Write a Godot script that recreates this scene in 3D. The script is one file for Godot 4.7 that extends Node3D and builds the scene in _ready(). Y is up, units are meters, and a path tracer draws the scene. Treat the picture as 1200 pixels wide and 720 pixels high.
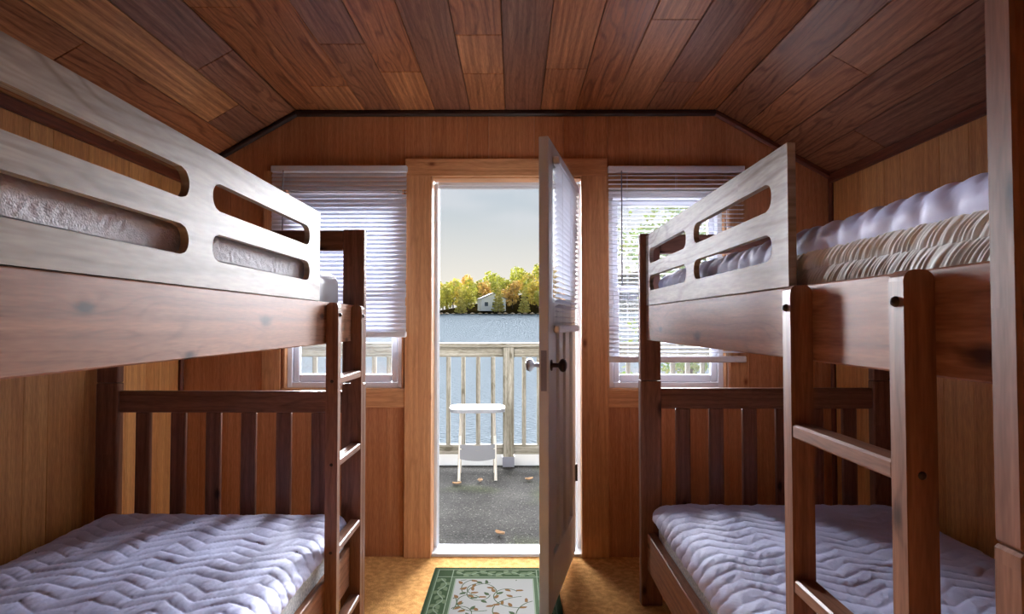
extends Node3D
# Bunk room by a lake: two bunk beds, an open glazed door, two windows with blinds, deck, lake and wooded shore.

var rng := RandomNumberGenerator.new()
var M := {}
var taken := {}

const EYE := 1.259
const ZW := -3.30          # room face of the end wall
const XL := -1.82          # room face of the side walls
const XR := 1.733
const EAVE := 2.068
const CEIL := 2.425
const CX0 := -1.20         # where the flat ceiling starts and ends
const CX1 := 1.10
const ZB := 1.5            # room face of the wall behind the camera

# ------------------------------------------------------------------ geometry collector
class G:
	var v := PackedVector3Array()
	var n := PackedVector3Array()
	var t := PackedVector2Array()
	var c := PackedColorArray()
	var idx := PackedInt32Array()
	var xf := Transform3D.IDENTITY
	var uo := Vector2.ZERO
	var us := Vector2(1.2, 0.3)
	var col := Color(1, 1, 1)
	func vert(p: Vector3, nr: Vector3, uv: Vector2) -> int:
		v.append(xf * p)
		n.append((xf.basis * nr).normalized())
		t.append(uv + uo)
		c.append(col)
		return v.size() - 1
	func tri(a: int, b: int, d: int) -> void:
		var w := (v[b] - v[a]).cross(v[d] - v[a])
		if w.dot(n[a] + n[b] + n[d]) > 0.0:
			idx.append_array([a, d, b])
		else:
			idx.append_array([a, b, d])
	func face(ps: Array, nr: Vector3, uvs: Array) -> void:
		var ids := []
		for i in ps.size():
			ids.append(vert(ps[i], nr, uvs[i]))
		for i in range(1, ps.size() - 1):
			tri(ids[0], ids[i], ids[i + 1])
	func uvof(p: Vector3, a: int, gr: int) -> Vector2:
		var o := 3 - a - gr
		if a == gr:
			return Vector2(p[(gr + 1) % 3] / (us.x * 0.15), p[(gr + 2) % 3] / us.y)
		return Vector2(p[gr] / us.x, (p[o] + 0.23 * a) / us.y)
	# box with chamfered edges; gr is the axis of the grain
	func box(ce: Vector3, s: Vector3, bev := 0.0, gr := 1) -> void:
		var h := s * 0.5
		var b: float = min(bev, min(h.x, min(h.y, h.z)) * 0.9)
		for a in 3:
			var e := (a + 1) % 3
			var f := (a + 2) % 3
			for sg in [-1.0, 1.0]:
				var ps := []
				var uv := []
				for k in [[-1, -1], [1, -1], [1, 1], [-1, 1]]:
					var p := Vector3.ZERO
					p[a] = sg * h[a]
					p[e] = k[0] * (h[e] - b)
					p[f] = k[1] * (h[f] - b)
					ps.append(ce + p)
					uv.append(uvof(p, a, gr))
				var nr := Vector3.ZERO
				nr[a] = sg
				face(ps, nr, uv)
		if b <= 0.0:
			return
		for a in 3:
			var e := (a + 1) % 3
			var f := (a + 2) % 3
			for sa in [-1.0, 1.0]:
				for se in [-1.0, 1.0]:
					var ps := []
					var uv := []
					for k in [[0, -1], [1, -1], [1, 1], [0, 1]]:
						var p := Vector3.ZERO
						p[a] = sa * (h[a] - (b if k[0] == 1 else 0.0))
						p[e] = se * (h[e] - (b if k[0] == 0 else 0.0))
						p[f] = k[1] * (h[f] - b)
						ps.append(ce + p)
						uv.append(uvof(p, a if a != gr else e, gr))
					var nr := Vector3.ZERO
					nr[a] = sa
					nr[e] = se
					face(ps, nr.normalized(), uv)
		for sx in [-1.0, 1.0]:
			for sy in [-1.0, 1.0]:
				for sz in [-1.0, 1.0]:
					var sgn := Vector3(sx, sy, sz)
					var ps := []
					var uv := []
					for a in 3:
						var p := sgn * (h - Vector3(b, b, b))
						p[a] = sgn[a] * h[a]
						ps.append(ce + p)
						uv.append(uvof(p, (gr + 1) % 3, gr))
					face(ps, sgn.normalized(), uv)
	# convex outline in x,y pushed from z0 to z1
	func prism(pts: Array, z0: float, z1: float, gr := 1) -> void:
		for k in 2:
			var z := z0 if k == 0 else z1
			var ps := []
			var uv := []
			for p in pts:
				var q := Vector3(p.x, p.y, z)
				ps.append(q)
				uv.append(uvof(q, 2, gr if gr != 2 else 0))
			face(ps, Vector3(0, 0, -1.0 if (k == 0) == (z0 < z1) else 1.0), uv)
		var mid := Vector2.ZERO
		for p in pts:
			mid += p / pts.size()
		for i in pts.size():
			var a: Vector2 = pts[i]
			var b: Vector2 = pts[(i + 1) % pts.size()]
			var d := (b - a)
			var nr := Vector2(d.y, -d.x).normalized()
			if nr.dot((a + b) * 0.5 - mid) < 0:
				nr = -nr
			var ps := [Vector3(a.x, a.y, z0), Vector3(b.x, b.y, z0), Vector3(b.x, b.y, z1), Vector3(a.x, a.y, z1)]
			var uv := []
			for q in ps:
				uv.append(Vector2(q[gr] / us.x, (q.x + q.y + q.z - q[gr]) / us.y))
			face(ps, Vector3(nr.x, nr.y, 0), uv)
	# profile of (radius, height) turned round y
	func lathe(prof: Array, seg := 16) -> void:
		var base := v.size()
		for i in prof.size():
			var a: Vector2 = prof[max(i - 1, 0)]
			var b: Vector2 = prof[min(i + 1, prof.size() - 1)]
			var tn := (b - a).normalized()
			for k in seg + 1:
				var w := TAU * k / seg
				var d := Vector3(cos(w), 0, sin(w))
				vert(d * prof[i].x + Vector3(0, prof[i].y, 0), (d * tn.y + Vector3(0, -tn.x, 0)), Vector2(float(k) / seg, prof[i].y))
		for i in prof.size() - 1:
			for k in seg:
				var p := base + i * (seg + 1) + k
				tri(p, p + 1, p + seg + 2)
				tri(p, p + seg + 2, p + seg + 1)
	func tube(path: Array, rad, seg := 8) -> void:
		var base := v.size()
		for i in path.size():
			var a: Vector3 = path[max(i - 1, 0)]
			var b: Vector3 = path[min(i + 1, path.size() - 1)]
			var d := (b - a).normalized()
			var x := d.cross(Vector3(0.13, 0.97, 0.21)).normalized()
			var y := x.cross(d)
			var r: float = rad if rad is float else rad[i]
			for k in seg + 1:
				var w := TAU * k / seg
				var nr := x * cos(w) + y * sin(w)
				vert(path[i] + nr * r, nr, Vector2(i * 0.1, float(k) / seg))
		for i in path.size() - 1:
			for k in seg:
				var p := base + i * (seg + 1) + k
				tri(p, p + 1, p + seg + 2)
				tri(p, p + seg + 2, p + seg + 1)
	# smooth grid of points, nx by ny, normals from neighbours
	func grid(ps: PackedVector3Array, nx: int, ny: int, out: Callable, uvs := PackedVector2Array()) -> void:
		var base := v.size()
		for j in ny:
			for i in nx:
				var dx := ps[j * nx + min(i + 1, nx - 1)] - ps[j * nx + max(i - 1, 0)]
				var dy := ps[min(j + 1, ny - 1) * nx + i] - ps[max(j - 1, 0) * nx + i]
				var nr := dx.cross(dy)
				var o: Vector3 = out.call(ps[j * nx + i])
				if nr.length() < 1e-9:
					nr = o
				if nr.dot(o) < 0:
					nr = -nr
				vert(ps[j * nx + i], nr.normalized(), uvs[j * nx + i] if uvs.size() else Vector2(float(i) / nx, float(j) / ny))
		for j in ny - 1:
			for i in nx - 1:
				var p := base + j * nx + i
				if v[p].distance_squared_to(v[p + nx + 1]) < 1e-10:
					continue
				tri(p, p + 1, p + nx + 1)
				tri(p, p + nx + 1, p + nx)
	func commit(off := Vector3.ZERO) -> ArrayMesh:
		var arr := []
		arr.resize(Mesh.ARRAY_MAX)
		if off != Vector3.ZERO:
			for i in v.size():
				v[i] -= off
		arr[Mesh.ARRAY_VERTEX] = v
		arr[Mesh.ARRAY_NORMAL] = n
		arr[Mesh.ARRAY_TEX_UV] = t
		arr[Mesh.ARRAY_COLOR] = c
		arr[Mesh.ARRAY_INDEX] = idx
		var m := ArrayMesh.new()
		m.add_surface_from_arrays(Mesh.PRIMITIVE_TRIANGLES, arr)
		return m

# ------------------------------------------------------------------ naming and tagging
func numbered(parent: Node, called: String) -> String:
	var key := str(parent.get_instance_id()) + "/" + called
	var k: int = taken.get(key, 0)
	taken[key] = k + 1
	return called if k == 0 else "%s_%03d" % [called, k]

func put(o: Node3D, called: String, parent: Node) -> void:
	o.name = numbered(parent, called)
	parent.add_child(o, true)

func thing(called: String, label: String, category: String, at := Vector3.ZERO, group := "", kind := "") -> Node3D:
	var o := Node3D.new()
	put(o, called, self)
	o.position = at
	tag(o, label, category, group, kind)
	return o

func tag(o: Node3D, label: String, category: String, group := "", kind := "") -> void:
	o.set_meta("label", label)
	o.set_meta("category", category)
	if group:
		o.set_meta("group", group)
	if kind:
		o.set_meta("kind", kind)

# commits what g holds as one mesh under parent; world says the points are world points (parent only moved, not turned)
func part(called: String, g: G, mat: Material, parent: Node, world := false) -> MeshInstance3D:
	var off := Vector3.ZERO
	if world:
		var p: Node = parent
		while p is Node3D and p != self:
			off += p.position
			p = p.get_parent()
	return inst(called, g.commit(off), mat, parent)

func inst(called: String, mesh: Mesh, mat: Material, parent: Node) -> MeshInstance3D:
	var m := MeshInstance3D.new()
	m.mesh = mesh
	m.material_override = mat
	put(m, called, parent)
	return m

func holder(called: String, parent: Node) -> Node3D:
	var o := Node3D.new()
	put(o, called, parent)
	return o

func wood(called: String, ce: Vector3, s: Vector3, mat: Material, parent: Node, gr := 1, bev := 0.003) -> MeshInstance3D:
	var g := G.new()
	g.uo = Vector2(rng.randf() * 7.0, rng.randf() * 7.0)
	g.box(ce, s, bev, gr)
	return part(called, g, mat, parent, true)

# ------------------------------------------------------------------ textures
func noise(seed_: int, freq: float, oct := 3) -> FastNoiseLite:
	var f := FastNoiseLite.new()
	f.seed = seed_
	f.frequency = freq
	f.noise_type = FastNoiseLite.TYPE_SIMPLEX_SMOOTH
	f.fractal_octaves = oct
	return f

func layer(seed_: int, w0: int, h0: int, w: int, h: int, freq: float, oct := 3) -> PackedByteArray:
	var im := noise(seed_, freq, oct).get_seamless_image(w0, h0)
	im.convert(Image.FORMAT_L8)
	im.resize(w, h, Image.INTERPOLATE_CUBIC)
	return im.get_data()

func tex_of(data: PackedByteArray, w: int, h: int, fmt := Image.FORMAT_RGB8) -> ImageTexture:
	var im := Image.create_from_data(w, h, false, fmt, data)
	im.generate_mipmaps()
	return ImageTexture.create_from_image(im)

# wood pattern: u runs along the grain. streak, fine and ring weigh the three patterns; knots is how many dark knots
func wood_tex(seed_: int, streak: float, fine: float, ring: float, knots := 0, dark := Color(0.42, 0.32, 0.27), w := 1024, h := 256) -> Array:
	var a := layer(seed_, 24, h, w, h, 0.045, 4)
	var b := layer(seed_ + 1, 96, h, w, h, 0.22, 2)
	var d := layer(seed_ + 2, 20, 40, w, h, 0.06, 2)
	var r := RandomNumberGenerator.new()
	r.seed = seed_ * 13 + 5
	var kn := []
	for k in knots:
		kn.append(Vector3(r.randf() * w, (0.15 + 0.7 * r.randf()) * h, r.randf_range(0.5, 1.0)))
	var out := PackedByteArray()
	out.resize(w * h * 3)
	var gray := PackedByteArray()
	gray.resize(w * h)
	for y in h:
		for x in w:
			var i := y * w + x
			var warp := 0.0
			var kd := 0.0
			for k in kn:
				var ex: float = (x - k.x) / (34.0 * k.z)
				var ey: float = (y - k.y) / (17.0 * k.z)
				var q := ex * ex + ey * ey
				if q < 14.0:
					warp += 0.9 * exp(-q * 0.35)
					kd = max(kd, exp(-q * 1.6))
			var rg := sin((y * 9.0 / h + d[i] / 255.0 * 2.2 + warp) * TAU)
			rg = max(rg, 0.0)
			rg = rg * rg * rg
			var s := streak * (1.0 - a[i] / 255.0) + fine * (1.0 - b[i] / 255.0) + ring * rg + kd * 0.85
			s = clampf(s, 0.0, 1.0)
			gray[i] = int(255.0 * (1.0 - s))
			out[i * 3] = int(255.0 * lerpf(1.0, dark.r, s))
			out[i * 3 + 1] = int(255.0 * lerpf(1.0, dark.g, s))
			out[i * 3 + 2] = int(255.0 * lerpf(1.0, dark.b, s))
	return [tex_of(out, w, h), tex_of(gray, w, h, Image.FORMAT_L8)]

func speckle_tex(seed_: int, lo: Color, hi: Color, f1: float, f2: float, sz := 512) -> Array:
	var a := layer(seed_, sz, sz, sz, sz, f1, 2)
	var b := layer(seed_ + 1, sz, sz, sz, sz, f2, 3)
	var out := PackedByteArray()
	out.resize(sz * sz * 3)
	for i in sz * sz:
		var s := clampf(0.62 * a[i] / 255.0 + 0.38 * b[i] / 255.0, 0.0, 1.0)
		s = clampf((s - 0.5) * 1.7 + 0.5, 0.0, 1.0)
		out[i * 3] = int(255.0 * lerpf(lo.r, hi.r, s))
		out[i * 3 + 1] = int(255.0 * lerpf(lo.g, hi.g, s))
		out[i * 3 + 2] = int(255.0 * lerpf(lo.b, hi.b, s))
	return [tex_of(out, sz, sz), tex_of(a, sz, sz, Image.FORMAT_L8)]

# gritty roofing felt: grey ground, pale and dark grains, faint mossy patches
func grit_tex() -> Array:
	var sz := 768
	var a := layer(17, 192, 192, sz, sz, 0.03, 4)
	var b := layer(18, 96, 96, sz, sz, 0.03, 3)
	var out := PackedByteArray()
	out.resize(sz * sz * 3)
	var gr := PackedByteArray()
	gr.resize(sz * sz)
	var r := RandomNumberGenerator.new()
	r.seed = 5
	for i in sz * sz:
		var u := r.randf()
		var v := 78.0 + 30.0 * (a[i] / 255.0 - 0.5) + 34.0 * (r.randf() - 0.5)
		if u > 0.985:
			v += 90.0
		elif u < 0.05:
			v -= 24.0
		var moss := clampf((b[i] / 255.0 - 0.6) * 2.5, 0.0, 0.5)
		out[i * 3] = int(clampf(v * (1.0 - 0.12 * moss), 0, 255))
		out[i * 3 + 1] = int(clampf(v * 0.985, 0, 255))
		out[i * 3 + 2] = int(clampf(v * (0.95 - 0.35 * moss), 0, 255))
		gr[i] = int(clampf(v * 1.6, 0, 255))
	return [tex_of(out, sz, sz), tex_of(gr, sz, sz, Image.FORMAT_L8)]

func mat(color: Color, rough := 0.6, tex = null, bump = null, bump_cm := 0.0, spec := 0.5) -> StandardMaterial3D:
	var m := StandardMaterial3D.new()
	m.albedo_color = color
	m.roughness = rough
	m.metallic_specular = spec
	if tex:
		m.albedo_texture = tex
	if bump:
		m.heightmap_enabled = true
		m.heightmap_texture = bump
		m.heightmap_scale = bump_cm
	return m

func tri(m: StandardMaterial3D, s: float) -> StandardMaterial3D:
	m.uv1_triplanar = true
	m.uv1_world_triplanar = true
	m.uv1_scale = Vector3(s, s, s)
	return m

func rgb(r: int, g: int, b: int) -> Color:
	return Color(r / 255.0, g / 255.0, b / 255.0)

func make_materials() -> void:
	var w1 := wood_tex(11, 0.5, 0.25, 0.16)
	var w2 := wood_tex(23, 0.4, 0.28, 0.3)
	var w3 := wood_tex(37, 0.6, 0.22, 0.08)
	var pine := wood_tex(51, 0.35, 0.22, 0.12, 3, Color(0.36, 0.3, 0.28))
	var ply := wood_tex(67, 0.3, 0.35, 0.3, 0, Color(0.55, 0.51, 0.48))
	var pan := wood_tex(83, 0.35, 0.34, 0.06, 0, Color(0.62, 0.5, 0.4))
	var cas := wood_tex(97, 0.3, 0.2, 0.10, 2, Color(0.55, 0.4, 0.3))
	M.ceil = []
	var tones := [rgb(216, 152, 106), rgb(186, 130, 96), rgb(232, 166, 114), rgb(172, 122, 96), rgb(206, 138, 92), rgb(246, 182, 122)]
	for i in tones.size():
		var w = [w1, w2, w3][i % 3]
		M.ceil.append(mat(tones[i], 0.45, w[0], w[1], 0.02, 0.4))
	M.wall = []
	for c in [rgb(240, 180, 112), rgb(235, 173, 105), rgb(245, 187, 118)]:
		M.wall.append(mat(c, 0.5, pan[0], pan[1], 0.02))
	M.end = []
	for c in [rgb(218, 156, 112), rgb(212, 149, 106), rgb(223, 161, 117)]:
		M.end.append(mat(c, 0.45, pan[0], pan[1], 0.02))
	M.backing = mat(rgb(60, 34, 22), 0.9)
	M.bed = mat(rgb(160, 114, 90), 0.4, pine[0], pine[1], 0.012, 0.4)
	M.bed2 = mat(rgb(154, 108, 88), 0.4, pine[0], pine[1], 0.012, 0.4)
	M.rail = mat(rgb(184, 130, 100), 0.46, pine[0], pine[1], 0.01, 0.28)
	M.ply = mat(rgb(192, 182, 172), 0.48, ply[0], ply[1], 0.02, 0.27)
	M.bolt = mat(rgb(60, 50, 46), 0.35)
	M.bolt.metallic = 0.8
	M.casing = mat(rgb(232, 178, 128), 0.5, cas[0], cas[1], 0.015)
	M.trim = mat(rgb(62, 38, 30), 0.5, w1[0])
	M.trim2 = mat(rgb(140, 76, 48), 0.5, w1[0])
	M.vinyl = mat(rgb(222, 224, 232), 0.35)
	M.white = mat(rgb(206, 208, 212), 0.45)
	M.doorpaint = mat(rgb(204, 205, 204), 0.4)
	M.slat = mat(rgb(236, 237, 244), 0.4)
	M.slat.backlight_enabled = true
	M.slat.backlight = Color(0.52, 0.54, 0.58)
	M.cord = mat(rgb(225, 225, 228), 0.7)
	M.wand = mat(rgb(130, 130, 140), 0.3)
	M.glass = mat(Color(0.96, 0.98, 0.98, 0.06), 0.02)
	M.glass.transparency = BaseMaterial3D.TRANSPARENCY_ALPHA
	var sp := speckle_tex(7, rgb(172, 120, 68), rgb(246, 192, 124), 0.16, 0.02)
	M.carpet = tri(mat(Color(1, 1, 1), 1.0, sp[0], sp[1], 0.3, 0.05), 2.2)
	var dk := grit_tex()
	M.deck = tri(mat(rgb(225, 222, 218), 0.95, dk[0], dk[1], 0.2, 0.1), 0.24)
	var cloth := tex_of(layer(301, 512, 512, 512, 512, 0.035, 3), 512, 512, Image.FORMAT_L8)
	var fuzz := tex_of(layer(303, 512, 512, 512, 512, 0.09, 3), 512, 512, Image.FORMAT_L8)
	M.quilt = mat(rgb(198, 204, 242), 0.6)
	M.quilt.rim_enabled = true
	M.quilt.rim = 0.25
	M.satin = mat(rgb(206, 206, 214), 0.33)
	M.skirt = mat(rgb(226, 230, 226), 0.6, null, null, 0.0, 0.3)
	var tk := speckle_tex(29, rgb(150, 160, 170), rgb(224, 226, 228), 0.07, 0.2, 256)
	M.ticking = tri(mat(Color(1, 1, 1), 0.7, tk[0]), 4.0)
	M.fleece = tri(mat(rgb(240, 240, 246), 0.95, null, fuzz, 0.12), 4.0)
	M.fleece.rim_enabled = true
	M.fleece.rim = 0.6
	var gw := wood_tex(131, 0.7, 0.4, 0.2, 4, Color(0.5, 0.48, 0.42))
	M.rail_out = mat(rgb(196, 190, 178), 0.8, gw[0], gw[1], 0.03)
	M.plastic = mat(rgb(124, 124, 128), 0.4)
	M.plastic_leg = mat(rgb(206, 198, 186), 0.5)
	M.water = tri(mat(rgb(98, 105, 109), 1.0, null, null, 0.0, 0.0), 1.0)
	var wn := NoiseTexture2D.new()
	var wi := noise(411, 0.05, 3).get_seamless_image(512, 512)
	wi.convert(Image.FORMAT_L8)
	M.water.heightmap_enabled = true
	M.water.heightmap_texture = ImageTexture.create_from_image(wi)
	M.water.heightmap_scale = 10.0
	M.water.uv1_scale = Vector3(0.12, 0.12, 0.3)
	M.leaf = mat(Color(1, 1, 1), 0.7)
	M.leaf.vertex_color_use_as_albedo = true
	M.leaf.backlight_enabled = true
	M.leaf.backlight = Color(0.4, 0.45, 0.2)
	M.far_leaf = mat(Color(1, 1, 1), 0.9)
	M.far_leaf.vertex_color_use_as_albedo = true
	M.far_leaf.backlight_enabled = true
	M.far_leaf.backlight = Color(0.45, 0.45, 0.32)
	M.bark = mat(rgb(84, 70, 58), 0.95)
	M.rock = mat(rgb(206, 178, 146), 0.95)
	M.bank = tri(mat(rgb(150, 130, 84), 1.0, dk[0], null, 0.0, 0.0), 0.2)
	M.cottage = mat(rgb(246, 247, 248), 0.8)
	M.cottage_roof = mat(rgb(128, 116, 106), 0.9)
	M.cottage_glass = mat(rgb(70, 86, 100), 0.1)
	M.dryleaf = mat(rgb(196, 160, 124), 0.8)
	M.rug = mat(rgb(122, 121, 121), 1.0, rug_tex(), null, 0.0, 0.03)
	M.rug_edge = mat(rgb(84, 110, 78), 0.95)
	M.siding = mat(rgb(190, 186, 176), 0.8)

# woven print of the mat: green leafy border, pale field with curling vines
func rug_tex() -> ImageTexture:
	var w := 620
	var h := 1024
	var im := Image.create(w, h, false, Image.FORMAT_RGB8)
	var green := rgb(98, 120, 88)
	var pale := rgb(190, 208, 178)
	var field := rgb(226, 226, 220)
	im.fill(green)
	im.fill_rect(Rect2i(14, 14, w - 28, h - 28), rgb(122, 144, 112))
	im.fill_rect(Rect2i(22, 22, w - 44, h - 44), pale)
	im.fill_rect(Rect2i(27, 27, w - 54, h - 54), green)
	im.fill_rect(Rect2i(104, 104, w - 208, h - 208), rgb(122, 144, 112))
	for k in [[22, 100], [w - 106, 6], [0, 0]]:
		pass
	for x0 in [96, w - 101]:
		im.fill_rect(Rect2i(x0, 22, 5, h - 44), pale)
	for y0 in [96, h - 101]:
		im.fill_rect(Rect2i(22, y0, w - 44, 5), pale)
	im.fill_rect(Rect2i(116, 116, w - 232, h - 232), pale)
	im.fill_rect(Rect2i(122, 122, w - 244, h - 244), field)
	var r := RandomNumberGenerator.new()
	r.seed = 77
	# leaves in the border
	var lc := rgb(148, 168, 130)
	for side in 4:
		var horiz := side < 2
		var len_ := w if horiz else h
		var s := 115.0
		while s < len_ - 115:
			var wv := sin(s * 0.045) * 16.0
			var across := 62.0 + wv
			for k in [-1, 1]:
				var ang: float = 0.75 * k + 0.3 * cos(s * 0.045)
				for f in 26:
					var u := f / 26.0
					var rad := int(9.0 * sin(u * PI)) + 1
					var al := s + cos(ang) * u * 46.0
					var ac := across + sin(ang) * u * 34.0
					ac = clampf(ac, 34, 90)
					var px := al if horiz else (ac if side == 2 else w - ac)
					var py := (ac if side == 0 else h - ac) if horiz else al
					im.fill_rect(Rect2i(int(px) - rad, int(py) - rad, rad * 2, rad * 2), lc)
			for f in 40:
				var al := s + f
				var ac := 62.0 + sin(al * 0.045) * 16.0
				var px := al if horiz else (ac if side == 2 else w - ac)
				var py := (ac if side == 0 else h - ac) if horiz else al
				im.fill_rect(Rect2i(int(px), int(py), 4, 4), pale)
			s += 40.0
	# vines in the field
	var tan_ := rgb(172, 132, 90)
	var sage := rgb(112, 130, 98)
	for k in 18:
		var p := Vector2(150 + (k % 3) * 130 + r.randf_range(-20, 40), 140 + (k / 3) * 130 + r.randf_range(-20, 40))
		var a := r.randf() * TAU
		var curl := r.randf_range(0.012, 0.035) * (1 if r.randf() < 0.5 else -1)
		for st in 150:
			a += curl * (0.4 + st / 110.0)
			p += Vector2(cos(a), sin(a)) * 2.2
			if p.x < 128 or p.y < 128 or p.x > w - 130 or p.y > h - 130:
				break
			im.fill_rect(Rect2i(int(p.x), int(p.y), 4, 4), sage)
			if st % 26 == 16:
				var la := a + (0.9 if (st / 26) % 2 == 0 else -0.9)
				var c := tan_ if r.randf() < 0.65 else sage
				for f in 24:
					var u := f / 24.0
					var rad := int(7.0 * sin(pow(u, 0.7) * PI)) + 1
					var q := p + Vector2(cos(la), sin(la)) * (6 + u * 34.0)
					if q.x > 130 and q.y > 130 and q.x < w - 132 and q.y < h - 132:
						im.fill_rect(Rect2i(int(q.x) - rad, int(q.y) - rad, rad * 2, rad * 2), c)
	return ImageTexture.create_from_image(im)

# ------------------------------------------------------------------ camera, sky, sun
func make_camera_and_light() -> void:
	var cam := Camera3D.new()
	cam.name = "camera"
	add_child(cam)
	cam.position = Vector3(0, EYE, 0)
	cam.fov = rad_to_deg(2.0 * atan(360.0 / 710.0))
	cam.rotation = Vector3(atan(19.0 / 710.0), atan(3.0 / 710.0), 0)
	cam.near = 0.05
	cam.far = 1000.0
	cam.current = true

	var env := Environment.new()
	env.background_mode = Environment.BG_SKY
	env.tonemap_mode = Environment.TONE_MAPPER_LINEAR
	env.tonemap_exposure = 1.0
	env.sdfgi_enabled = true
	env.ssao_enabled = true
	env.ssil_enabled = true
	env.ambient_light_source = Environment.AMBIENT_SOURCE_SKY
	var sky := Sky.new()
	var pm := PanoramaSkyMaterial.new()
	pm.panorama = sky_tex()
	pm.energy_multiplier = 1.0
	sky.sky_material = pm
	env.sky = sky
	env.background_energy_multiplier = 1.0
	var we := WorldEnvironment.new()
	we.name = "world_environment"
	we.environment = env
	add_child(we)

	var sun := DirectionalLight3D.new()
	sun.name = "sun"
	sun.light_color = Color(0.96, 0.97, 1.0)
	sun.light_energy = 25.0
	sun.light_angular_distance = 50.0
	sun.shadow_enabled = true
	add_child(sun)
	var el := deg_to_rad(10.0)
	var az := deg_to_rad(1.0)
	sun.look_at_from_position(Vector3(sin(az) * cos(el), sin(el), -cos(az) * cos(el)) * 20.0, Vector3.ZERO)

# thin high cloud over pale blue; no sun disc, nothing but air and cloud
func sky_tex() -> ImageTexture:
	var w := 1024
	var h := 512
	var a := layer(501, 256, 512, w, h, 0.05, 5)
	var im := Image.create(w, h, false, Image.FORMAT_RGBF)
	for y in h:
		var el := (0.5 - (y + 0.5) / h) * 180.0
		var up := clampf(el / 90.0, 0.0, 1.0)
		var base := Color(0.88, 0.84, 0.76).lerp(Color(0.34, 0.49, 0.64), clampf((el - 4.0) / 12.0, 0, 1))
		base = base.lerp(Color(0.38, 0.52, 0.70), clampf((el - 15.0) / 60.0, 0, 1))
		if el < 0:
			base = Color(0.5, 0.5, 0.48)
		for x in w:
			var c := base
			if el >= 0:
				var cl := clampf((a[y * w + x] / 255.0 - 0.42) * 2.6, 0.0, 1.0) * clampf(el / 4.0, 0.2, 1.0)
				c = base.lerp(Color(0.74, 0.76, 0.80), cl * 0.95)
			im.set_pixel(x, y, c)
	return ImageTexture.create_from_image(im)

# ------------------------------------------------------------------ the room
func column_edges(a: float, b: float, first: int) -> Array:
	var ws := [0.2, 0.107, 0.157, 0.27, 0.2, 0.118, 0.25, 0.16]
	var out := [a]
	var k := first
	while out[-1] + ws[k % 8] < b - 0.05:
		out.append(out[-1] + ws[k % 8])
		k += 1
	out.append(b)
	return out

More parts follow.
